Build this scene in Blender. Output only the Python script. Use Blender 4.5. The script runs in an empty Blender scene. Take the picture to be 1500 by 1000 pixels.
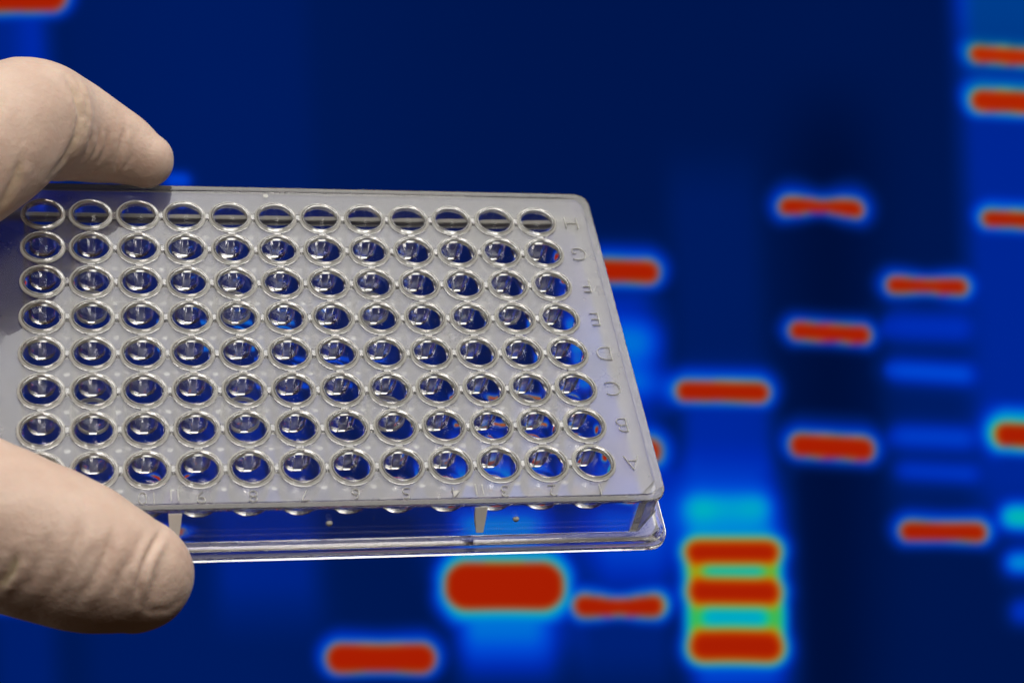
import bpy, bmesh, math, random
import numpy as np
from mathutils import Vector, Matrix

random.seed(4)
rng = np.random.default_rng(7)
C = bpy.context.scene.collection
S = bpy.context.scene
MM = 0.001
FPX = 2669.5                                   # focal length in pixels of the 1500 px wide photograph

# ------------------------------------------------------------------ camera, world, lamps, exposure
cam = bpy.data.cameras.new('camera')
cam.sensor_width = 36.0
cam.lens = FPX / 1500 * 36.0
cam.clip_start = 0.01
cam.clip_end = 50
cam.dof.use_dof = True
cam.dof.focus_distance = 0.343
cam.dof.aperture_fstop = 23
cam.dof.aperture_blades = 0
cam_ob = bpy.data.objects.new('camera', cam)
C.objects.link(cam_ob)
cam_ob.rotation_euler = (math.radians(90), 0, 0)     # at the origin, level, looking along +Y
S.camera = cam_ob

world = bpy.data.worlds.new('World')
S.world = world
world.use_nodes = True
world.node_tree.nodes['Background'].inputs[0].default_value = (1.0, 0.62, 0.38, 1)
world.node_tree.nodes['Background'].inputs[1].default_value = 0.022

def area(name, loc, target, sx, sy, power, col, shape='RECTANGLE'):
    l = bpy.data.lights.new(name, 'AREA')
    l.shape = shape
    l.size = sx
    l.size_y = sy
    l.energy = power
    l.color = col
    o = bpy.data.objects.new(name, l)
    C.objects.link(o)
    o.location = loc
    o.rotation_euler = (Vector(target) - Vector(loc)).to_track_quat('-Z', 'Y').to_euler()
    return o
area('ceiling_light', (0.27, 0.18, 1.05), (0.27, 0.18, 0.0), 1.25, 0.80, 11.6, (1.0, 0.975, 0.93))
area('added_side_light', (-0.95, 0.10, 0.25), (-0.02, 0.34, 0.0), 0.45, 0.6, 1.6, (1.0, 0.97, 0.92))  # unseen fill lamp, added at the left to put streaks on the well walls
area('bench_lamp', (0.25, -0.24, 0.61), (-0.05, 0.34, 0.0), 0.30, 0.30, 3.6, (1.0, 0.93, 0.86), 'DISK')

S.view_settings.view_transform = 'Standard'
S.view_settings.look = 'None'
S.view_settings.exposure = 0
S.view_settings.gamma = 1
S.cycles.max_bounces = 28
S.cycles.transmission_bounces = 28
S.cycles.glossy_bounces = 12
S.cycles.diffuse_bounces = 4
S.cycles.transparent_max_bounces = 16
S.cycles.caustics_reflective = True
S.cycles.caustics_refractive = True
S.cycles.sample_clamp_indirect = 12
S.cycles.blur_glossy = 0.3

# ------------------------------------------------------------------ helpers
def pt(px, py, d):                               # a point d mm in front of the camera, in metres
    return Vector(((px - 750) / FPX * d * MM, d * MM, (500 - py) / FPX * d * MM))

def mesh_np(name, verts, faces, smooth_angle=None):
    me = bpy.data.meshes.new(name)
    me.from_pydata([tuple(v) for v in verts], [], [tuple(int(i) for i in f) for f in faces])
    me.update()
    if smooth_angle is not None:
        for p in me.polygons:
            p.use_smooth = True
        me.set_sharp_from_angle(angle=math.radians(smooth_angle))
    return me

def obj(name, me, mat, parent=None, loc=None):
    o = bpy.data.objects.new(name, me)
    C.objects.link(o)
    if mat is not None and len(me.materials) == 0:
        me.materials.append(mat)
    if parent is not None:
        o.parent = parent
    if loc is not None:
        o.location = loc
    return o

def mat_new(name):
    m = bpy.data.materials.new(name)
    m.use_nodes = True
    nt = m.node_tree
    for n in list(nt.nodes):
        nt.nodes.remove(n)
    out = nt.nodes.new('ShaderNodeOutputMaterial')
    return m, nt, out

def N(nt, typ, **kw):
    n = nt.nodes.new(typ)
    for k, v in kw.items():
        if k in n.inputs:
            n.inputs[k].default_value = v
        else:
            setattr(n, k, v)
    return n

# ------------------------------------------------------------------ materials
def plastic(name, rough=0.02, haze=0.0, bump=0.0, bscale=300.0, grain=False, ior=1.57, rim=0, trans=0, mottle=False, dcol=(0.86, 0.85, 0.80, 1)):
    m, nt, out = mat_new(name)
    g = N(nt, 'ShaderNodeBsdfPrincipled')
    g.inputs['Base Color'].default_value = (0.985, 0.985, 0.975, 1)
    g.inputs['Transmission Weight'].default_value = 1.0
    g.inputs['IOR'].default_value = ior
    g.inputs['Roughness'].default_value = rough
    tc = N(nt, 'ShaderNodeTexCoord')
    last = None
    if bump:
        nz = N(nt, 'ShaderNodeTexNoise')
        nz.inputs['Scale'].default_value = bscale
        nz.inputs['Detail'].default_value = 3
        nt.links.new(tc.outputs['Object'], nz.inputs['Vector'])
        b = N(nt, 'ShaderNodeBump')
        b.inputs['Strength'].default_value = bump
        b.inputs['Distance'].default_value = 0.0003
        nt.links.new(nz.outputs['Fac'], b.inputs['Height'])
        last = b
    if grain:                                    # matt moulded strips along both short ends
        sep = N(nt, 'ShaderNodeSeparateXYZ')
        nt.links.new(tc.outputs['Object'], sep.inputs[0])
        ab = N(nt, 'ShaderNodeMath', operation='ABSOLUTE')
        nt.links.new(sep.outputs[0], ab.inputs[0])
        mr = N(nt, 'ShaderNodeMapRange')
        mr.inputs['From Min'].default_value = 0.0555
        mr.inputs['From Max'].default_value = 0.0585
        nt.links.new(ab.outputs[0], mr.inputs['Value'])
        n2 = N(nt, 'ShaderNodeTexNoise')
        n2.inputs['Scale'].default_value = 3200
        n2.inputs['Detail'].default_value = 2
        nt.links.new(tc.outputs['Object'], n2.inputs['Vector'])
        mu = N(nt, 'ShaderNodeMath', operation='MULTIPLY')
        nt.links.new(n2.outputs['Fac'], mu.inputs[0])
        nt.links.new(mr.outputs[0], mu.inputs[1])
        b2 = N(nt, 'ShaderNodeBump')
        b2.inputs['Strength'].default_value = 0.35
        b2.inputs['Distance'].default_value = 0.00012
        nt.links.new(mu.outputs[0], b2.inputs['Height'])
        if last:
            nt.links.new(last.outputs[0], b2.inputs['Normal'])
        last = b2
    if last:
        nt.links.new(last.outputs[0], g.inputs['Normal'])
    if haze:                                     # milky plastic; stronger shares whiten or grey parts in place of caught light
        d = N(nt, 'ShaderNodeBsdfDiffuse')
        d.inputs['Color'].default_value = dcol
        if trans:
            tr = N(nt, 'ShaderNodeBsdfTranslucent')
            tr.inputs['Color'].default_value = (0.9, 0.88, 0.84, 1)
            m3 = N(nt, 'ShaderNodeMixShader')
            m3.inputs[0].default_value = trans
            nt.links.new(d.outputs[0], m3.inputs[1])
            nt.links.new(tr.outputs[0], m3.inputs[2])
            d = m3
        mx = N(nt, 'ShaderNodeMixShader')
        mx.inputs[0].default_value = haze
        if mottle:                               # uneven cloudiness of the matt underside
            mn = N(nt, 'ShaderNodeTexNoise')
            mn.inputs['Scale'].default_value = 55
            mn.inputs['Detail'].default_value = 6
            mn.inputs['Roughness'].default_value = 0.65
            nt.links.new(tc.outputs['Object'], mn.inputs['Vector'])
            mm_ = N(nt, 'ShaderNodeMapRange')
            mm_.inputs['From Min'].default_value = 0.3
            mm_.inputs['From Max'].default_value = 0.7
            mm_.inputs['To Min'].default_value = haze - .16
            mm_.inputs['To Max'].default_value = haze + .18
            nt.links.new(mn.outputs['Fac'], mm_.inputs['Value'])
            nt.links.new(mm_.outputs[0], mx.inputs[0])
        if rim:                                  # rim whitened in the colour for the light it gathers
            sp = N(nt, 'ShaderNodeSeparateXYZ')
            nt.links.new(tc.outputs['Object'], sp.inputs[0])
            mr2 = N(nt, 'ShaderNodeMapRange')
            mr2.inputs['From Min'].default_value = -0.0011
            mr2.inputs['From Max'].default_value = -0.0006
            mr2.inputs['To Min'].default_value = haze
            mr2.inputs['To Max'].default_value = rim * .8
            cr2 = N(nt, 'ShaderNodeMapRange')         # outer foot of the rim, white painted in for its bright highlight
            cr2.inputs['From Min'].default_value = -0.00024
            cr2.inputs['From Max'].default_value = -0.00040
            cr2.inputs['To Max'].default_value = 0.36
            nt.links.new(sp.outputs[2], cr2.inputs['Value'])
            ad = N(nt, 'ShaderNodeMath', operation='MULTIPLY_ADD')
            nt.links.new(cr2.outputs[0], ad.inputs[0])
            nt.links.new(mr2.outputs[0], ad.inputs[2])
            ad.inputs[1].default_value = 1.0
            gt = N(nt, 'ShaderNodeMath', operation='GREATER_THAN')
            nt.links.new(sp.outputs[2], gt.inputs[0])
            gt.inputs[1].default_value = -0.00085
            fin = N(nt, 'ShaderNodeMath', operation='MULTIPLY')
            nt.links.new(ad.outputs[0], fin.inputs[0])
            nt.links.new(gt.outputs[0], fin.inputs[1])
            nt.links.new(sp.outputs[2], mr2.inputs['Value'])
            nt.links.new(fin.outputs[0], mx.inputs[0])
            ro = N(nt, 'ShaderNodeMapRange')
            ro.inputs['To Min'].default_value = rough
            ro.inputs['To Max'].default_value = 0.13
            nt.links.new(gt.outputs[0], ro.inputs['Value'])
            nt.links.new(ro.outputs[0], g.inputs['Roughness'])
        nt.links.new(g.outputs[0], mx.inputs[1])
        nt.links.new(d.outputs[0], mx.inputs[2])
        nt.links.new(mx.outputs[0], out.inputs[0])
    else:
        nt.links.new(g.outputs[0], out.inputs[0])
    return m

M_body = plastic('clear_polystyrene', rough=0.03, haze=0.008, bump=0.05, bscale=160, grain=True)
M_frost = plastic('matt_polystyrene_underside', rough=0.24, haze=0.46, dcol=(.30, .28, .235, 1), mottle=True)
M_back = plastic('greyed_far_flange', rough=0.45, haze=0.85, dcol=(.26, .255, .24, 1))  # grey put in the colour for the ceiling reflection behind the back wells
M_edge = plastic('rounded_flange_edge', rough=0.13, haze=0.25)  # white haze painted in for the highlight lines along the edge
M_well = plastic('clear_polystyrene_wells', rough=0.015, haze=0.010, bump=0.02, bscale=400, rim=0.10, ior=1.6)
M_web = plastic('clear_polystyrene_webs', rough=0.04, haze=0.07)
M_mark = plastic('moulded_marking', rough=0.3, haze=0.42)
M_rib = plastic('frosted_rib', rough=0.35, haze=0.98, trans=0.1, dcol=(.95, .94, .9, 1))  # frosted, and near white in place of light carried through the plastic

def glove_material():
    m, nt, out = mat_new('cream_latex_glove')
    g = N(nt, 'ShaderNodeBsdfPrincipled')
    tc = N(nt, 'ShaderNodeTexCoord')
    nz = N(nt, 'ShaderNodeTexNoise')
    nz.inputs['Scale'].default_value = 110
    nz.inputs['Detail'].default_value = 5
    nz.inputs['Roughness'].default_value = 0.6
    nt.links.new(tc.outputs['Object'], nz.inputs['Vector'])
    cr = N(nt, 'ShaderNodeValToRGB')
    cr.color_ramp.elements[0].position = 0.30
    cr.color_ramp.elements[0].color = (0.66, 0.465, 0.37, 1)
    cr.color_ramp.elements[1].position = 0.72
    cr.color_ramp.elements[1].color = (0.77, 0.59, 0.485, 1)
    nt.links.new(nz.outputs['Fac'], cr.inputs[0])
    at = N(nt, 'ShaderNodeAttribute')
    at.attribute_name = 'fold'                   # latex bunches thicker and yellower in the folds
    mx = N(nt, 'ShaderNodeMix', data_type='RGBA')
    nt.links.new(at.outputs['Fac'], mx.inputs[0])
    nt.links.new(cr.outputs[0], mx.inputs[6])
    mx.inputs[7].default_value = (0.74, 0.60, 0.40, 1)
    nt.links.new(mx.outputs[2], g.inputs['Base Color'])
    g.inputs['Roughness'].default_value = 0.55
    g.inputs['Specular IOR Level'].default_value = 0.35
    g.inputs['Subsurface Weight'].default_value = 0.18
    g.inputs['Subsurface Radius'].default_value = (1.0, 0.35, 0.15)
    g.inputs['Subsurface Scale'].default_value = 0.002
    g.inputs['Sheen Weight'].default_value = 0.15
    w = N(nt, 'ShaderNodeTexNoise')
    w.inputs['Scale'].default_value = 900
    w.inputs['Detail'].default_value = 4
    nt.links.new(tc.outputs['Object'], w.inputs['Vector'])
    v = N(nt, 'ShaderNodeTexNoise')
    v.inputs['Scale'].default_value = 260
    v.inputs['Detail'].default_value = 4
    v.inputs['Distortion'].default_value = 1.2
    nt.links.new(tc.outputs['Object'], v.inputs['Vector'])
    b1 = N(nt, 'ShaderNodeBump')
    b1.inputs['Strength'].default_value = 0.6
    b1.inputs['Distance'].default_value = 0.0002
    nt.links.new(w.outputs['Fac'], b1.inputs['Height'])
    b2 = N(nt, 'ShaderNodeBump')
    b2.inputs['Strength'].default_value = 0.25
    b2.inputs['Distance'].default_value = 0.0005
    nt.links.new(v.outputs['Fac'], b2.inputs['Height'])
    nt.links.new(b1.outputs[0], b2.inputs['Normal'])
    nt.links.new(b2.outputs[0], g.inputs['Normal'])
    nt.links.new(g.outputs[0], out.inputs[0])
    return m
M_glove = glove_material()

# ------------------------------------------------------------------ the monitor with the gel picture
def gel_picture():
    x0, x1, y0, y1, st = -560, 2060, -380, 1380, 3
    xs = np.arange(x0, x1 + 1, st)
    ys = np.arange(y0, y1 + 1, st)
    X, Y = np.meshgrid(xs.astype(float), ys.astype(float))
    sig = np.zeros_like(X) + 0.086

    def sm(a, lo, hi):
        t = np.clip((a - lo) / (hi - lo), 0, 1)
        return t * t * (3 - 2 * t)

    def lane(xa, xb, ya, yb, amp, slant=0.045, soft=25, ys_=60):
        xa_ = xa + slant * (Y - 500)
        xb_ = xb + slant * (Y - 500)
        return amp * sm(X, xa_ - soft, xa_ + soft) * (1 - sm(X, xb_ - soft, xb_ + soft)) * sm(Y, ya - ys_, ya + ys_) * (1 - sm(Y, yb - ys_, yb + ys_))

    def band(xa, xb, ya, yb, amp=1.0, tilt=0.0, pinch=0.0, up=11, dn=8, sd=10, arch=0.0, halo=0.36, hs=3.0):
        cx, cy = (xa + xb) / 2, (ya + yb) / 2
        a, b = (xb - xa) / 2, (yb - ya) / 2
        u = X - cx
        v = Y - cy - tilt * u - arch * (1 - (u / a) ** 2)
        bb = b * (1 - pinch * np.exp(-(u / (a * 0.5)) ** 2))
        r = min(b * 0.9, a)
        qx = np.maximum(np.abs(u) - (a - r), 0)
        qy = np.maximum(np.abs(v) - (bb - r * bb / b), 0) * (b / np.maximum(bb, 1e-3)) ** 0.4
        d = np.maximum(np.sqrt(qx ** 2 + qy ** 2) - r * (bb / b) ** 0.2, 0)
        s = np.where(v < 0, up * .85, dn * .7) * (qy + 1) / (qx + qy + 1) + sd * .8 * qx / (qx + qy + 1)
        core = np.minimum(1.25 * np.exp(-(d / s) ** 2), 1)
        glow = np.exp(-(d / (s * hs)) ** 2)
        return np.maximum(amp * core, amp * halo * glow)

    for L in [(-40, 92, -400, 330, .11), (45, 92, -400, 330, .05), (110, 470, -300, 1400, .02), (-30, 60, 860, 1400, .06), (650, 800, 640, 1000, .15), (640, 830, 880, 960, .10),
              (820, 965, 380, 1000, .09), (840, 950, 440, 600, .10), (990, 1130, 560, 1050, .16), (990, 1120, 250, 560, .04),
              (1290, 1420, 430, 760, .05), (1420, 1600, -400, 760, .14), (1420, 1600, -400, 60, .10),
              (860, 1000, 680, 860, .09), (985, 1135, 690, 800, .12), (600, 990, 700, 830, .08), (660, 780, 700, 960, .10), (990, 1150, 760, 1010, .12), (300, 450, 600, 900, .08), (560, 650, 500, 700, .06)]:
        sig += lane(*L)
    sig -= 0.045 * np.exp(-((X - 1215) / 75) ** 2) * sm(Y, 60, 260)
    sig += 0.02 * np.exp(-((X - 300) / 300) ** 2)
    B = []
    a = B.append
    a(band(-60, 92, -22, 14, tilt=-.02))
    a(band(252, 268, 262, 270, .27, up=13, dn=8, sd=20))
    a(band(226, 262, 756, 780, .96, tilt=.02, dn=12))
    a(band(-80, 30, 868, 884, .9))
    a(band(484, 632, 949, 981, pinch=.12, up=12))
    a(band(658, 820, 831, 884, up=14, dn=18, pinch=.03, halo=.5))
    a(band(846, 968, 876, 899, pinch=.45, arch=2, up=10))
    a(band(874, 960, 388, 410, tilt=.03, up=12))
    a(band(850, 958, 484, 520, .32, up=24, dn=24, sd=18))
    a(band(850, 958, 552, 572, .33, up=16, dn=16, sd=14))
    a(band(922, 962, 650, 672, up=13, dn=13, sd=12, tilt=.02))
    a(band(996, 1121, 566, 584, tilt=.02, up=12))
    a(band(1012, 1122, 738, 752, .42, up=20, dn=18, sd=16))
    a(band(1010, 1040, 740, 752, .48, up=20, dn=18, sd=16))
    a(band(1095, 1122, 738, 750, .45, up=20, dn=18, sd=16))
    a(band(1008, 1138, 797, 821, up=12, dn=9))
    a(band(1012, 1140, 852, 881, up=9, dn=9, tilt=.01))
    a(band(1014, 1143, 929, 965, up=9, dn=11, tilt=.01, arch=-2))
    a(band(1010, 1024, 822, 850, .72, up=9, dn=9, sd=9, hs=1.5))
    a(band(1124, 1138, 822, 850, .66, up=9, dn=9, sd=9, hs=1.5))
    a(band(1008, 1140, 826, 846, .50, up=8, dn=8, sd=12))
    a(band(1010, 1026, 884, 930, .64, up=9, dn=9, sd=9, hs=1.5))
    a(band(1128, 1146, 884, 930, .64, up=9, dn=9, sd=9, hs=1.5))
    a(band(1020, 1132, 888, 922, .51, up=8, dn=8, sd=12))
    a(band(1147, 1259, 299, 313, tilt=.04, pinch=.55, up=12, dn=9, arch=-3))
    a(band(1162, 1270, 479, 497, tilt=.06, up=8, dn=7, pinch=.1))
    a(band(1163, 1275, 645, 667, tilt=.06, up=12, dn=8))
    a(band(1304, 1412, 412, 427, tilt=.03, pinch=.35, up=9, dn=8))
    a(band(1305, 1410, 474, 486, .22, up=24, dn=26, sd=20, tilt=.03))
    a(band(1305, 1418, 540, 552, .32, up=13, dn=13, sd=14, tilt=.06))
    a(band(1312, 1418, 634, 648, .27, up=16, dn=16, sd=16, tilt=.04))
    a(band(1318, 1425, 686, 698, .26, up=12, dn=12, sd=14, tilt=.05))
    a(band(1324, 1440, 771, 788, pinch=.12, up=11, dn=8, tilt=.02))
    a(band(1426, 1600, 80, 93, .93, tilt=.07, up=12, dn=8, halo=.45))
    a(band(1428, 1600, 143, 163, .96, tilt=.05, up=13, dn=8, halo=.45))
    a(band(1444, 1600, 319, 331, tilt=.05, up=12, dn=8))
    a(band(1462, 1600, 631, 652, tilt=.05, up=15, dn=9, halo=.5))
    a(band(1474, 1600, 754, 768, .56, tilt=.03, up=18, dn=14))
    a(band(1478, 1600, 818, 832, .42, up=16, dn=14))
    a(band(1486, 1600, 888, 904, .26, up=16, dn=16))
    # lanes further out and behind the plate
    for (xc, yc, h, am) in [(775, 630, 4, .88), (395, 500, 12, .35), (500, 560, 12, .3),
                            (-150, 120, 18, 1), (-160, 420, 14, .9), (-150, 700, 26, 1), (-320, 260, 16, 1), (-330, 560, 12, .5), (-320, 840, 20, 1),
                            (560, -150, 16, 1), (900, -240, 20, 1), (720, -90, 14, .9), (1200, -200, 20, 1), (1340, -120, 16, .9),
                            (1700, 220, 16, 1), (1710, 520, 24, 1), (1720, 760, 14, .5), (1880, 120, 14, .9), (1890, 640, 20, 1), (1700, 1080, 18, 1),
                            (300, 1120, 18, 1), (560, 1180, 14, .5), (740, 1120, 22, 1), (1210, 1150, 16, .9), (1380, 1200, 20, 1), (60, 1190, 20, 1)]:
        a(band(xc - 58, xc + 58, yc - h / 2, yc + h / 2, am, tilt=.02, up=12, dn=9))
    for b in B:
        sig = np.maximum(sig, b + 0.5 * np.minimum(sig, .2) * (b < .5))
    def soften(xa, xb, ya, yb, rad):                  # smeared parts of the gel
        n = int(2.2 * rad / st) + 1
        kk = np.exp(-(np.arange(-n, n + 1) * st / rad) ** 2); kk /= kk.sum()
        q = sig
        for ax in (0, 1):
            pd = np.pad(q, [(n, n) if i == ax else (0, 0) for i in range(2)], mode='edge')
            q = sum(kk[j] * np.take(pd, range(j, j + sig.shape[ax]), axis=ax) for j in range(2 * n + 1))
        m = sm(X, xa - 12, xa + 12) * (1 - sm(X, xb - 12, xb + 12)) * sm(Y, ya - 8, ya + 8) * (1 - sm(Y, yb - 8, yb + 8))
        return sig * (1 - m) + q * m
    sig = soften(970, 1170, 690, 772, 17)
    sig = soften(970, 1175, 772, 1000, 8)
    sig = soften(1300, 1460, 446, 730, 13)
    sig = soften(820, 985, 440, 612, 20)
    sig = soften(1450, 1600, 725, 930, 10)
    stops = [(0, (0, 8, 40)), (.05, (0, 16, 62)), (.10, (0, 24, 84)), (.18, (0, 32, 118)), (.27, (0, 42, 175)), (.36, (0, 72, 212)), (.46, (0, 140, 215)), (.54, (0, 178, 190)),
             (.60, (20, 190, 120)), (.67, (110, 175, 40)), (.75, (185, 150, 5)), (.84, (200, 72, 0)), (.92, (182, 40, 2)), (1.0, (166, 29, 2))]
    P = [s[0] for s in stops]
    rgb = np.stack([np.interp(sig, P, [s[1][k] / 255 for s in stops]) for k in range(3)], -1)
    tl = (sm(X, 1395, 1435) * (1 - sm(Y, 40, 200)))[..., None] * (sig < .5)[..., None]   # the lane goes teal towards the top
    rgb = rgb * (1 - .8 * tl) + .8 * tl * np.array([0, .235, .49])
    lin = np.where(rgb < .04045, rgb / 12.92, ((rgb + .055) / 1.055) ** 2.4)
    lin = lin ** (1 / 1.7)
    k = np.exp(-(np.arange(-4, 5) * st / 6.5) ** 2)
    k /= k.sum()
    for ax in (0, 1):
        pad = [(4, 4) if i == ax else (0, 0) for i in range(3)]
        q = np.pad(lin, pad, mode='edge')
        n = lin.shape[ax]
        lin = sum(k[j] * np.take(q, range(j, j + n), axis=ax) for j in range(9))
    return xs, ys, lin ** 1.7

def build_monitor():
    xs, ys, lin = gel_picture()
    D = 640.0
    nx, ny = len(xs), len(ys)
    X, Y = np.meshgrid(xs, ys)
    V = np.stack([(X - 750) / FPX * D * MM, np.full_like(X, 0.0, dtype=float), (500 - Y) / FPX * D * MM], -1).reshape(-1, 3)
    i = np.arange(nx * ny).reshape(ny, nx)
    F = np.stack([i[1:, :-1], i[1:, 1:], i[:-1, 1:], i[:-1, :-1]], -1).reshape(-1, 4)
    me = bpy.data.meshes.new('screen')
    me.vertices.add(len(V)); me.vertices.foreach_set('co', V.astype(np.float32).ravel())
    me.loops.add(F.size); me.loops.foreach_set('vertex_index', F.astype(np.int32).ravel())
    me.polygons.add(len(F)); me.polygons.foreach_set('loop_start', np.arange(0, F.size, 4, dtype=np.int32))
    me.polygons.foreach_set('loop_total', np.full(len(F), 4, dtype=np.int32))
    me.update(calc_edges=True)
    at = me.color_attributes.new('gel_picture', 'FLOAT_COLOR', 'POINT')
    at.data.foreach_set('color', np.concatenate([lin.reshape(-1, 3), np.ones((nx * ny, 1))], 1).astype(np.float32).ravel())
    m, nt, out = mat_new('lit_screen')
    a_ = N(nt, 'ShaderNodeAttribute'); a_.attribute_name = 'gel_picture'
    e = N(nt, 'ShaderNodeEmission')
    e.inputs['Strength'].default_value = 1.0
    nt.links.new(a_.outputs['Color'], e.inputs['Color'])
    nt.links.new(e.outputs[0], out.inputs[0])
    root = bpy.data.objects.new('monitor', None)
    C.objects.link(root)
    root.location = (0, D * MM, V[:, 2].min() - 0.02)
    root['label'] = 'glowing blue screen behind the plate showing rows of red and cyan gel bands'
    root['category'] = 'monitor'
    s = obj('screen', me, m, root, (0, 0, -root.location.z))
    hm, nt, out = mat_new('black_plastic')
    p = N(nt, 'ShaderNodeBsdfPrincipled')
    p.inputs['Base Color'].default_value = (0.012, 0.012, 0.013, 1)
    p.inputs['Roughness'].default_value = 0.45
    nt.links.new(p.outputs[0], out.inputs[0])
    x0, x1, z0, z1 = V[:, 0].min(), V[:, 0].max(), V[:, 2].min(), V[:, 2].max()
    bm = bmesh.new()
    def bx(a, b):
        vs = [bm.verts.new((x, y, z)) for x in (a[0], b[0]) for y in (a[1], b[1]) for z in (a[2], b[2])]
        for f in ((0, 1, 3, 2), (4, 6, 7, 5), (0, 4, 5, 1), (2, 3, 7, 6), (0, 2, 6, 4), (1, 5, 7, 3)):
            bm.faces.new([vs[k] for k in f])
    t = 0.014
    bx((x0 - t, -0.004, z0 - t), (x0 - .0002, 0.03, z1 + t)); bx((x1 + .0002, -0.004, z0 - t), (x1 + t, 0.03, z1 + t))
    bx((x0 - .0001, -0.004, z1 + .0002), (x1 + .0001, 0.03, z1 + t)); bx((x0 - .0001, -0.004, z0 - t), (x1 + .0001, 0.03, z0 - .0002))
    bx((x0 - .0001, 0.002, z0 - .0001), (x1 + .0001, 0.028, z1 + .0001))
    bmesh.ops.recalc_face_normals(bm, faces=bm.faces)
    hme = bpy.data.meshes.new('housing'); bm.to_mesh(hme); bm.free()
    obj('housing', hme, hm, root, (0, 0, -root.location.z))
build_monitor()

# ------------------------------------------------------------------ the 96-well plate
w = Vector((-0.7245, 0.2312, 0.0875))
Rc = Matrix.Rotation(w.length, 3, w.normalized())
Mcw = Matrix(((1, 0, 0), (0, 0, -1), (0, 1, 0)))            # camera axes -> world axes
Rw = Mcw @ Rc
Tw = Mcw @ (Vector((-37.8513, 1.6201, -344.8283)) * MM)
plate = bpy.data.objects.new('well_plate', None)
C.objects.link(plate)
plate.matrix_world = Matrix.Translation(Tw) @ Rw.to_4x4()
plate['label'] = 'clear plastic plate with ninety-six round wells held between gloved thumb and finger'
plate['category'] = 'well plate'

DZ, DT = -0.80, 0.95                     # deck top and thickness, mm
HX, HY = 61.95, 40.35                   # deck half size
FX, FY = 63.88, 42.74                   # flange half size
NS = 16                                 # boundary points per well side
HR = 3.97                               # hole radius
ZL, ZB = -9.7, -12.5

def rect_boundary():
    pts = []
    nx, ny = 12 * NS, 8 * NS
    for i in range(nx): pts.append((-54 + 108 * i / nx, -36))
    for i in range(ny): pts.append((54, -36 + 72 * i / ny))
    for i in range(nx): pts.append((54 - 108 * i / nx, 36))
    for i in range(ny): pts.append((-54, 36 - 72 * i / ny))
    return np.array(pts)
RB = rect_boundary()

def outline(hx, hy, r, cham=0.0):
    # even out the points, but gather enough of them in the corners
    P = RB * np.array([hx / 54, hy / 36])
    out = P.copy()
    cx, cy = hx - r, hy - r
    for k, (x, y) in enumerate(P):
        ax, ay = abs(x), abs(y)
        if ax > cx and ay > cy:
            dx, dy = ax - cx, ay - cy
            l = math.hypot(dx, dy)
            ax, ay = cx + dx / l * r, cy + dy / l * r
            out[k] = (math.copysign(ax, x), math.copysign(ay, y))
    if cham:
        K = hx + hy - cham
        s = out[:, 0] - out[:, 1]
        m = s > K
        out[m, 0] -= (s[m] - K) / 2
        out[m, 1] += (s[m] - K) / 2
    return out

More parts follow.
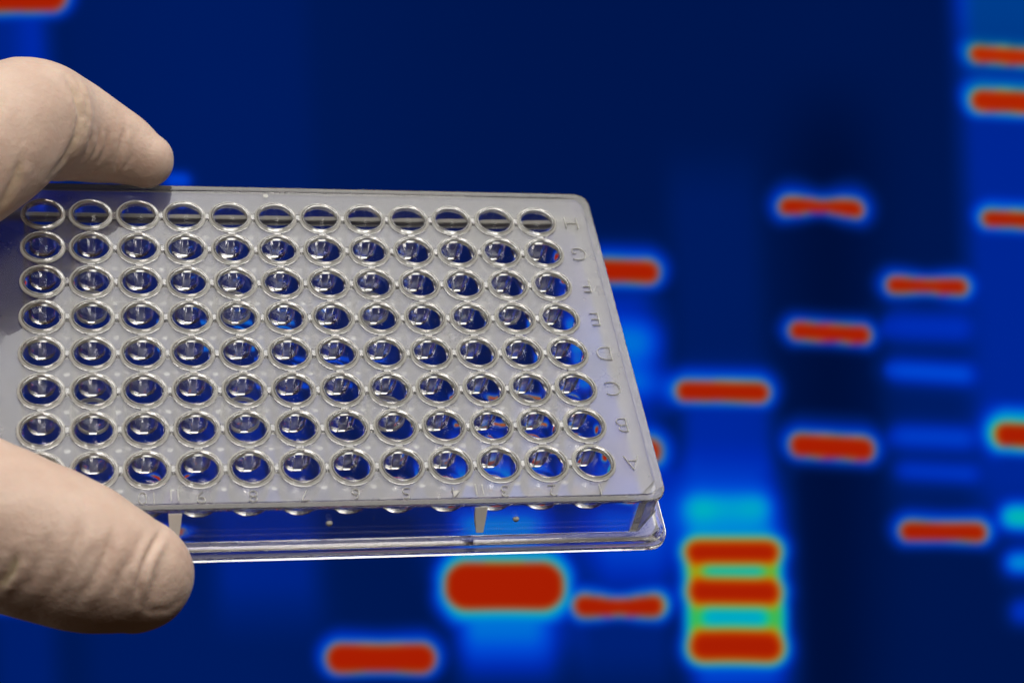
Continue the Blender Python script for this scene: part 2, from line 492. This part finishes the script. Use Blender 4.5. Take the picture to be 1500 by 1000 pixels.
def build_body():
    V, F = [], []
    key = {}
    def v(x, y, z):
        k = (round(x, 4), round(y, 4), round(z, 4))
        if k not in key:
            key[k] = len(V)
            V.append((x * MM, y * MM, z * MM))
        return key[k]
    zt, zb = DZ, DZ - DT
    n4 = 4 * NS
    sq, ci = [], []
    for k in range(n4):
        s, t = divmod(k, NS)
        u = -4.5 + 9 * t / NS
        p = [(u, -4.5), (4.5, u), (-u, 4.5), (-4.5, -u)][s]
        sq.append(p)
        a = math.radians(-135) + 2 * math.pi * k / n4
        ci.append((math.cos(a), math.sin(a)))
    for r in range(8):
        for c in range(12):
            ox, oy = -49.5 + 9 * c, -31.5 + 9 * r
            def ring(kind, z):
                if kind == 'sq':
                    return [v(ox + p[0], oy + p[1], z) for p in sq]
                return [v(ox + p[0] * kind, oy + p[1] * kind, z) for p in ci]
            seq = [ring('sq', zt), ring(HR + 0.12, zt), ring(HR, zt - 0.1), ring(HR, zb), ring('sq', zb)]
            for A, B in zip(seq, seq[1:]):
                for k in range(n4):
                    j = (k + 1) % n4
                    F.append((A[k], A[j], B[j], B[k]))
    def loop(P, z):
        return [v(p[0], p[1], z) for p in P]
    R = 3.2
    rings = [loop(RB, zt),
             loop(outline(HX - 2.0, HY - 2.0, R - 1.4), zt),
             loop(outline(HX - 1.55, HY - 1.55, R - 1.1), zt + .02),
             loop(outline(HX - 1.25, HY - 1.25, R - .9), zt + .13),
             loop(outline(HX - .95, HY - .95, R - .7), zt + .17),
             loop(outline(HX - .35, HY - .35, R - .2), zt + .17),
             loop(outline(HX - .12, HY - .12, R - .05), zt + .13),
             loop(outline(HX, HY, R), zt + .02),
             loop(outline(HX, HY, R), zt - .55),
             loop(outline(HX - .02, HY - .02, R, 3.8), zt - .95),
             loop(outline(HX + .35, HY + .35, R, 4.4), ZL + .35),
             loop(outline(HX + .5, HY + .5, R, 4.2), ZL + .08),
             loop(outline(HX + .8, HY + .8, R, 3.0), ZL),
             loop(outline(FX - 1.02, FY - 1.02, R + .3), ZL),
             loop(outline(FX - .88, FY - .88, R + .3), ZL - .03),
             loop(outline(FX - .22, FY - .22, R + .6), ZL - .28),
             loop(outline(FX - .12, FY - .12, R + .6), ZL - .44),
             loop(outline(FX - .12, FY - .12, R + .6), ZL - 1.18),
             loop(outline(FX - .06, FY - .06, R + .6), ZL - 1.22),
             loop(outline(FX + .46, FY + .46, R + .8), ZL - 1.42),
             loop(outline(FX + .55, FY + .55, R + .8), ZL - 1.6),
             loop(outline(FX + .55, FY + .55, R + .8), ZB + .25),
             loop(outline(FX + .33, FY + .33, R + .7), ZB),
             loop(outline(FX - .9, FY - .9, R), ZB),
             loop(outline(FX - 1.3, FY - 1.3, R), ZB + .3),
             loop(outline(FX - 1.3, FY - 1.3, R), ZL - 1.35),
             loop(outline(FX - 1.5, FY - 1.5, R), ZL - 1.2),
             loop(outline(HX - .8, HY - .8, R - .5, 4.2), ZL - 1.15),
             loop(outline(HX - .95, HY - .95, R - .5, 4.0), ZL - .9),
             loop(outline(HX - 1.25, HY - 1.25, R - .8, 3.6), zb - .3),
             loop(outline(HX - 1.5, HY - 1.5, R - .9, 3.4), zb),
             loop(RB, zb)]
    n = len(RB)
    for A, B in zip(rings, rings[1:]):
        for k in range(n):
            j = (k + 1) % n
            q = (A[k], B[k], B[j], A[j])
            s = []
            for t in q:
                if t not in s: s.append(t)
            if len(s) > 2: F.append(tuple(s))
    bm = bmesh.new()
    vs = [bm.verts.new(p) for p in V]
    for f in F:
        try: fa = bm.faces.new([vs[i] for i in f])
        except ValueError: continue
        z = [V[i][2] / MM for i in f]
        if max(abs(q - zb) for q in z) < .01 or (abs(max(z) - (ZL - 1.15)) < .06 and abs(min(z) - (ZL - 1.2)) < .06):
            fa.material_index = 1
        ym = [V[i][1] / MM for i in f]
        if min(ym) > 38 and max(z) < ZL + .12:
            fa.material_index = 3
        ya = sum(abs(q) for q in ym) / len(z); za = sum(z) / len(z)
        xa = sum(abs(V[i][0]) / MM for i in f) / len(z)
        if sum(ym) < 30 * len(z) and (ya > HY + 1.6 or xa > HX + 1.3) and (ZL - .45 < za < ZL - .01 or ZL - 1.75 < za < ZL - 1.21):
            fa.material_index = 2
    bmesh.ops.recalc_face_normals(bm, faces=bm.faces)
    for f in bm.faces: f.smooth = True
    me = bpy.data.meshes.new('plate_body')
    bm.to_mesh(me); bm.free()
    me.set_sharp_from_angle(angle=math.radians(13))
    return me
body = obj('plate_body', build_body(), M_body, plate)
body.data.materials.append(M_frost)
body.data.materials.append(M_edge)
body.data.materials.append(M_back)

def lathe(prof, seg=56, angle=35):
    V, F = [], []
    for (r, z) in prof:
        for k in range(seg):
            a = 2 * math.pi * k / seg
            V.append((r * math.cos(a) * MM, r * math.sin(a) * MM, z * MM))
    n = len(prof)
    for i in range(n - 1):
        for k in range(seg):
            j = (k + 1) % seg
            F.append((i * seg + k, i * seg + j, (i + 1) * seg + j, (i + 1) * seg + k))
    return V, F, seg, n

def build_well():
    # inside, from the middle of the flat floor up to the rim, then down the outside
    prof = [(0.12, -9.33), (0.42, -9.32), (0.5, -9.24)] + [(r_, -9.25 + 5 - math.sqrt(25 - r_ * r_)) for r_ in (.9, 1.4, 1.9, 2.35, 2.7)] + [(2.93, -8.25), (3.08, -7.95), (3.14, -7.5)]
    prof += [(3.34, -1.3), (3.37, -.60), (3.38, -.34), (3.39, -.26), (3.43, -.22), (3.50, -.224), (3.56, -.244), (4.08, -.445), (4.16, -.50), (4.22, -.60), (4.24, -.70), (4.25, DZ + .015),
             (3.94, DZ + .013), (3.92, DZ - .2), (3.86, DZ - DT), (3.66, -6.6), (3.60, -8.4), (3.50, -8.85)] + [(r_, -10.2 + 5.5 - math.sqrt(30.25 - r_ * r_)) for r_ in (3.3, 3.0, 2.5, 2.0, 1.5, 1.0, .6, .12)]
    V, F, seg, n = lathe(prof)
    F.append(tuple(range(seg))[::-1]); F.append(tuple((n - 1) * seg + k for k in range(seg)))
    bm = bmesh.new()
    vs = [bm.verts.new(p) for p in V]
    for f in F: bm.faces.new([vs[i] for i in f])
    bmesh.ops.recalc_face_normals(bm, faces=bm.faces)
    me = bpy.data.meshes.new('well')
    bm.to_mesh(me); bm.free()
    for p in me.polygons: p.use_smooth = True
    me.set_sharp_from_angle(angle=math.radians(40))
    return me
well_me = build_well()
for r in range(8):
    for c in range(12):
        obj('well', well_me, M_well, plate, ((-49.5 + 9 * c) * MM, (-31.5 + 9 * r) * MM, 0))

def box_me(name, a, b, bev=0.0):
    bm = bmesh.new()
    vs = [bm.verts.new((x * MM, y * MM, z * MM)) for x in (a[0], b[0]) for y in (a[1], b[1]) for z in (a[2], b[2])]
    for f in ((0, 1, 3, 2), (4, 6, 7, 5), (0, 4, 5, 1), (2, 3, 7, 6), (0, 2, 6, 4), (1, 5, 7, 3)):
        bm.faces.new([vs[k] for k in f])
    bmesh.ops.recalc_face_normals(bm, faces=bm.faces)
    if bev:
        bmesh.ops.bevel(bm, geom=list(bm.edges), offset=bev * MM, segments=2, affect='EDGES', profile=0.5)
    me = bpy.data.meshes.new(name)
    bm.to_mesh(me); bm.free()
    return me
# webs: the little posts that tie neighbouring wells together, above and below the deck
web_low = box_me('web', (-.78, -.52, -6.6), (.78, .52, DZ - DT - .02), .14)
web_top = box_me('web_cap', (-.80, -.42, DZ + .02), (.80, .42, -.32), .10)
web_low_x = box_me('web', (-.52, -.78, -6.6), (.52, .78, DZ - DT - .02), .14)
web_top_x = box_me('web_cap', (-.42, -.80, DZ + .02), (.42, .80, -.32), .10)
for r in range(8):
    for c in range(12):
        x, y = -49.5 + 9 * c, -31.5 + 9 * r
        if r < 7:
            o = obj('web', web_low, M_web, plate, (x * MM, (y + 4.5) * MM, 0))
            obj('web_cap', web_top, M_web, plate, (x * MM, (y + 4.5) * MM, 0))
        if c < 11:
            obj('web', web_low_x, M_web, plate, ((x + 4.5) * MM, y * MM, 0))
            obj('web_cap', web_top_x, M_web, plate, ((x + 4.5) * MM, y * MM, 0))

# collars round the outside of some wells, below the deck
def ring_me(name, r0, r1, z0, z1):
    V, F, seg, n = lathe([(r0, z0), (r1, z0), (r1, z1), (r0, z1), (r0, z0)])
    n = 4
    V = V[:seg * 4]
    F = [(i * seg + k, i * seg + (k + 1) % seg, ((i + 1) % 4) * seg + (k + 1) % seg, ((i + 1) % 4) * seg + k) for i in range(4) for k in range(seg)]
    me = mesh_np(name, V, F, 40)
    bm = bmesh.new(); bm.from_mesh(me); bmesh.ops.recalc_face_normals(bm, faces=bm.faces); bm.to_mesh(me); bm.free()
    return me
collar = ring_me('collar', 3.74, 4.2, -7.9, -7.2)
for r, cols in ((2, (1, 4, 7, 10)), (5, (1, 4, 7, 10))):
    for c in cols:
        obj('collar', collar, M_mark, plate, ((-49.5 + 9 * c) * MM, (-31.5 + 9 * r) * MM, 0))

# moulded letters and numbers
def text_me(name, ch, size, stroke):
    cu = bpy.data.curves.new(name, 'FONT')
    cu.body = ch
    cu.size = size * MM
    cu.align_x = 'CENTER'; cu.align_y = 'CENTER'
    cu.extrude = 0.10 * MM
    cu.bevel_depth = 0.05 * MM
    cu.bevel_resolution = 1
    cu.offset = stroke * MM
    o = bpy.data.objects.new(name, cu)
    C.objects.link(o)
    dg = bpy.context.evaluated_depsgraph_get()
    me = bpy.data.meshes.new_from_object(o.evaluated_get(dg))
    me.name = name
    bpy.data.objects.remove(o)
    me.materials.clear()
    return me
for r, ch in enumerate('ABCDEFGH'):
    o = obj('row_letter', text_me('row_letter', ch, 5.2, -.22), M_mark, plate, (56.9 * MM, (-31.5 + 9 * r) * MM, (DZ + .17) * MM))
    o.rotation_euler = (0, 0, math.pi)
for c in range(12):
    o = obj('column_number', text_me('column_number', str(12 - c), 3.9, -.16), M_mark, plate, ((-49.5 + 9 * c) * MM, -37.6 * MM, (DZ + .17) * MM))
    o.rotation_euler = (0, 0, math.pi)

# gate marks: small raised discs on the front skirt and the deck
def disc_me(name, r, h):
    V, F, seg, n = lathe([(r, 0), (r * .93, h * .4), (r * .7, h * .78), (r * .35, h * .97), (0.02, h)], 20)
    F.append(tuple(range(seg))[::-1]); F.append(tuple((n - 1) * seg + k for k in range(seg)))
    me = mesh_np(name, V, F, 40)
    bm = bmesh.new(); bm.from_mesh(me); bmesh.ops.recalc_face_normals(bm, faces=bm.faces); bm.to_mesh(me); bm.free()
    return me
dot = disc_me('gate_mark', .62, .6)
for x, z in ((9.3 - 9.3, -5.1), (34.0, -5.1)):
    o = obj('gate_mark', dot, M_rib, plate, (x * MM, -(HY + .20) * MM, z * MM))
    o.rotation_euler = (math.radians(90), 0, 0)
dm = disc_me('mould_mark', .55, .06)
o = obj('mould_mark', dm, M_mark, plate, (-6 * MM, 37.9 * MM, (DZ + .01) * MM))

# tapered lugs set outside the front skirt and sloped to catch light, each with a short slot bar behind it on the deck
def rib_me():
    V = []
    for z, w_, y0, y1 in ((-1.5, 1.2, -.16, -.02), (-3.6, 1.0, -1.45, -.12), (-5.7, .66, -2.8, -.22)):
        for sx, y in ((-1, y0), (1, y0), (1, y1), (-1, y1)):
            V.append((sx * w_ * MM, (y - HY) * MM, z * MM))
    F = [(0, 1, 2, 3), (8, 11, 10, 9)]
    for l in (0, 4):
        for k in range(4):
            j = (k + 1) % 4
            F.append((l + k, l + 4 + k, l + 4 + j, l + j))
    me = mesh_np('lug', V, F)
    bm = bmesh.new(); bm.from_mesh(me); bmesh.ops.recalc_face_normals(bm, faces=bm.faces)
    bmesh.ops.bevel(bm, geom=list(bm.edges), offset=.08 * MM, segments=1, affect='EDGES'); bm.to_mesh(me); bm.free()
    return me
lug = rib_me()
slot = box_me('slot_ridge', (-.09, -HY + 2.0, DZ + .01), (.09, -36.0, DZ + .16), .04)
for x in (-27.0, 27.0):
    obj('lug', lug, M_rib, plate, (x * MM, 0, 0))
    for dx in (-.62, .62):
        obj('slot_ridge', slot, M_mark, plate, ((x + dx) * MM, 0, 0))

# ------------------------------------------------------------------ the gloved hand
def chain_points(ch, step=1.2):
    """centres (metres) and radii along a chain of (px, py, depth mm, radius mm)"""
    P = np.array([list(pt(a, b, d) / MM) for a, b, d, r in ch])
    Rr = np.array([r for *_, r in ch], float)
    out, rad = [], []
    n = len(P)
    for i in range(n - 1):
        p0, p1, p2, p3 = P[max(i - 1, 0)], P[i], P[i + 1], P[min(i + 2, n - 1)]
        m = max(2, int(np.linalg.norm(p2 - p1) / step))
        for t in np.arange(m) / m:
            q = .5 * ((2 * p1) + (-p0 + p2) * t + (2 * p0 - 5 * p1 + 4 * p2 - p3) * t * t + (-p0 + 3 * p1 - 3 * p2 + p3) * t ** 3)
            out.append(q)
            rad.append(Rr[i] * (1 - t) + Rr[i + 1] * t)
    out.append(P[-1]); rad.append(Rr[-1])
    return np.array(out), np.array(rad)

def tube_verts(P, Rr, seg=40):
    T = np.gradient(P, axis=0)
    T /= np.linalg.norm(T, axis=1)[:, None]
    up = np.array([0, 1., 0])
    V, F = [], []
    def addring(c, t, r):
        a = np.cross(t, up); a /= np.linalg.norm(a)
        b = np.cross(t, a)
        for k in range(seg):
            th = 2 * math.pi * k / seg
            V.append(c + r * (math.cos(th) * a + math.sin(th) * b))
    k0 = 7
    for i in range(k0):                          # round cap at the start
        ph = math.pi / 2 * (1 - i / k0)
        addring(P[0] - T[0] * Rr[0] * math.sin(ph), T[0], max(Rr[0] * math.cos(ph), .05))
    for c, t, r in zip(P, T, Rr): addring(c, t, r)
    for i in range(1, k0 + 1):
        ph = math.pi / 2 * i / k0
        addring(P[-1] + T[-1] * Rr[-1] * math.sin(ph), T[-1], max(Rr[-1] * math.cos(ph), .05))
    n = len(V) // seg
    for i in range(n - 1):
        for k in range(seg):
            j = (k + 1) % seg
            F.append((i * seg + k, i * seg + j, (i + 1) * seg + j, (i + 1) * seg + k))
    F.append(tuple(range(seg))[::-1]); F.append(tuple((n - 1) * seg + k for k in range(seg)))
    return V, F

chains = {
    'index': [(213, 234, 363, 5.7), (182, 219, 362, 7.3), (142, 204, 360, 8.9), (95, 188, 356, 10.6), (38, 176, 348, 12.2), (-14, 213, 340, 12.3), (-70, 255, 335, 12.0), (-140, 300, 330, 12.6),
              (-240, 305, 325, 12.0), (-360, 320, 322, 12.4), (-500, 345, 322, 13.6)],
    'thumb': [(199, 842, 303, 9.6), (160, 831, 301, 11.3), (120, 817, 300, 12.3), (60, 794, 299, 12.9), (0, 772, 299, 13.4), (-80, 738, 300, 13.2), (-180, 705, 302, 13.0), (-300, 680, 306, 14.5), (-450, 650, 312, 17), (-650, 600, 322, 19)],
    'middle': [(-125, 330, 362, 7.0), (-130, 285, 362, 8.2), (-160, 225, 360, 9.2), (-230, 190, 356, 10.0), (-360, 240, 350, 10.6), (-510, 330, 345, 13.0)],
    'ring': [(-165, 400, 384, 7.0), (-170, 340, 385, 8.0), (-200, 270, 383, 9.0), (-270, 235, 379, 9.6), (-390, 280, 373, 10.2), (-530, 350, 367, 12.5)],
    'little': [(-240, 450, 400, 6.2), (-245, 400, 402, 7.0), (-270, 335, 401, 7.8), (-330, 305, 398, 8.4), (-430, 340, 392, 9.0), (-550, 390, 386, 11.5)],
    'palm_a': [(-500, 345, 322, 13.6), (-680, 430, 330, 16), (-900, 540, 342, 20)],
    'palm_b': [(-510, 330, 345, 13.0), (-690, 430, 350, 16), (-900, 540, 352, 20)],
    'palm_c': [(-530, 350, 367, 12.5), (-700, 450, 366, 16), (-900, 550, 360, 20)],
    'palm_d': [(-550, 390, 386, 11.5), (-710, 480, 380, 15), (-900, 560, 366, 20)],
    'heel': [(-650, 600, 322, 19), (-760, 570, 335, 20), (-900, 560, 345, 22)],
    'wrist': [(-900, 550, 350, 25), (-1100, 600, 350, 27), (-1400, 680, 350, 33)],
}
# crease lines on the glove as the camera sees them: points (px, py), depth mm, width mm, ridge share
creases = [
    ([(96, 112), (112, 140), (119, 170), (112, 200), (96, 232), (70, 262)], .62, 1.2, .9, .38),
    ([(108, 112), (124, 145), (127, 175), (118, 205)], .22, .8, .8, .3),
    ([(133, 195), (130, 215), (118, 240)], .35, .9, .8, 0),
    ([(146, 190), (143, 212), (130, 236)], .32, .8, .8, 0),
    ([(158, 190), (155, 215), (144, 240)], .30, .9, .8, 0),
    ([(184, 185), (180, 205), (172, 235), (166, 258)], .42, 1.0, .8, 0),
    ([(196, 225), (186, 240), (176, 250)], .2, .8, .6, 0),
    ([(30, 230), (22, 262), (8, 290), (-6, 312)], .45, 1.6, .8, .5),
    ([(8, 130), (-8, 170), (-14, 220)], .25, 2.0, .6, .2),
    ([(100, 262), (130, 258), (155, 244)], .22, 1.0, .5, 0),
    ([(238, 775), (226, 796), (212, 822), (204, 850), (200, 882)], .62, 1.1, .9, 0),
    ([(215, 775), (202, 800), (190, 832), (184, 862)], .2, 1.6, .6, 0),
    ([(190, 818), (176, 842), (168, 870)], .3, 1.2, .7, 0),
    ([(168, 770), (158, 806), (138, 846), (112, 884)], .42, 1.7, .9, 0),
    ([(142, 790), (122, 830), (98, 866), (80, 886)], .22, 2.0, .7, 0),
    ([(122, 760), (110, 800), (96, 836), (72, 874)], .36, 1.9, .9, 0),
    ([(75, 776), (62, 816), (44, 850), (28, 868)], .28, 2.2, .8, 0),
    ([(44, 790), (36, 820), (20, 846)], .22, 1.8, .6, 0),
    ([(24, 812), (14, 838), (-4, 862)], .55, 1.4, .9, 1.0),
    ([(198, 880), (222, 894), (250, 892), (270, 872)], .13, 1.3, .5, 0),
    ([(262, 806), (274, 830), (276, 856)], .14, 1.3, .5, 0),
    ([(232, 838), (222, 866), (216, 892)], .16, 1.2, .4, 0),
]

def build_hand():
    V, F = [], []
    for ch in chains.values():
        P, Rr = chain_points(ch)
        v, f = tube_verts(P, Rr)
        o = len(V)
        V += v
        F += [tuple(i + o for i in q) for q in f]
    V = np.array(V) * MM
    me = bpy.data.meshes.new('hand_raw')
    me.from_pydata([tuple(p) for p in V], [], F)
    me.update()
    o = bpy.data.objects.new('hand_raw', me)
    C.objects.link(o)
    m = o.modifiers.new('r', 'REMESH'); m.mode = 'VOXEL'; m.voxel_size = 0.00058; m.use_smooth_shade = True
    m = o.modifiers.new('s', 'SMOOTH'); m.factor = .6; m.iterations = 14
    dg = bpy.context.evaluated_depsgraph_get()
    res = bpy.data.meshes.new_from_object(o.evaluated_get(dg))
    bpy.data.objects.remove(o)
    n = len(res.vertices)
    co = np.empty(n * 3, np.float32); res.vertices.foreach_get('co', co); co = co.reshape(-1, 3).astype(float)
    no = np.empty(n * 3, np.float32); res.vertices.foreach_get('normal', no); no = no.reshape(-1, 3).astype(float)
    px = 750 + co[:, 0] / co[:, 1] * FPX
    py = 500 - co[:, 2] / co[:, 1] * FPX
    view = -(no * co).sum(1) / np.linalg.norm(co, axis=1)
    face = np.clip(view * 2.2 + .1, 0, 1)
    scale = co[:, 1] * 1000 / FPX                # mm per pixel
    disp = np.zeros(n); fold = np.zeros(n)
    near = (px > -120) & (face > 0)
    ix = np.where(near)[0]
    for pts, dep, wid, ridge, yel in creases:
        Q = np.array(pts, float)
        best = np.full(len(ix), 1e9); sgn = np.zeros(len(ix)); tt = np.zeros(len(ix))
        L = np.r_[0, np.cumsum(np.linalg.norm(np.diff(Q, axis=0), axis=1))]
        p = np.stack([px[ix], py[ix]], 1)
        for i in range(len(Q) - 1):
            d = Q[i + 1] - Q[i]; l = np.linalg.norm(d); d = d / l
            s = np.clip((p - Q[i]) @ d, 0, l)
            e = p - Q[i] - s[:, None] * d
            dist = np.linalg.norm(e, axis=1)
            side = e[:, 0] * d[1] - e[:, 1] * d[0]
            m_ = dist < best
            best[m_] = dist[m_]; sgn[m_] = np.sign(side[m_]); tt[m_] = (L[i] + s[m_]) / L[-1]
        dmm = best * scale[ix]
        fade = np.clip(np.sin(np.pi * np.clip(tt, .04, .96)) * 1.7, 0, 1) * face[ix]
        s_ = dmm * sgn
        dep = dep * 1.15
        h = -dep * np.exp(-(s_ / (wid * .42)) ** 2) + dep * ridge * .75 * np.exp(-((s_ - wid) / (wid * .75)) ** 2) + dep * ridge * .3 * np.exp(-((s_ + wid) / (wid * .8)) ** 2)
        disp[ix] += h * fade
        if yel:
            fold[ix] = np.maximum(fold[ix], yel * fade * np.exp(-((s_ - .2 * wid) / (wid * .5)) ** 2))
    # slack latex: soft irregular undulation, everywhere on the hand
    q = co / MM
    for _ in range(16):
        k = rng.normal(size=3); k *= rng.uniform(.10, .42) / np.linalg.norm(k)
        disp += .022 * np.sin(q @ k * 2 * math.pi / 2.2 + rng.uniform(0, 6.28))
    co += no * (disp * MM)[:, None]
    res.vertices.foreach_set('co', co.astype(np.float32).ravel())
    at = res.attributes.new('fold', 'FLOAT', 'POINT')
    at.data.foreach_set('value', np.clip(fold, 0, 1).astype(np.float32))
    for p in res.polygons: p.use_smooth = True
    res.materials.clear()
    res.update()
    res.name = 'gloved_hand'
    return res
hand_me = build_hand()
root = pt(-1100, 600, 350)
hand_me.transform(Matrix.Translation(-root))
hand = obj('gloved_hand', hand_me, M_glove, None, root)
hand['label'] = 'hand in a cream latex glove gripping the plate by its left end'
hand['category'] = 'hand'
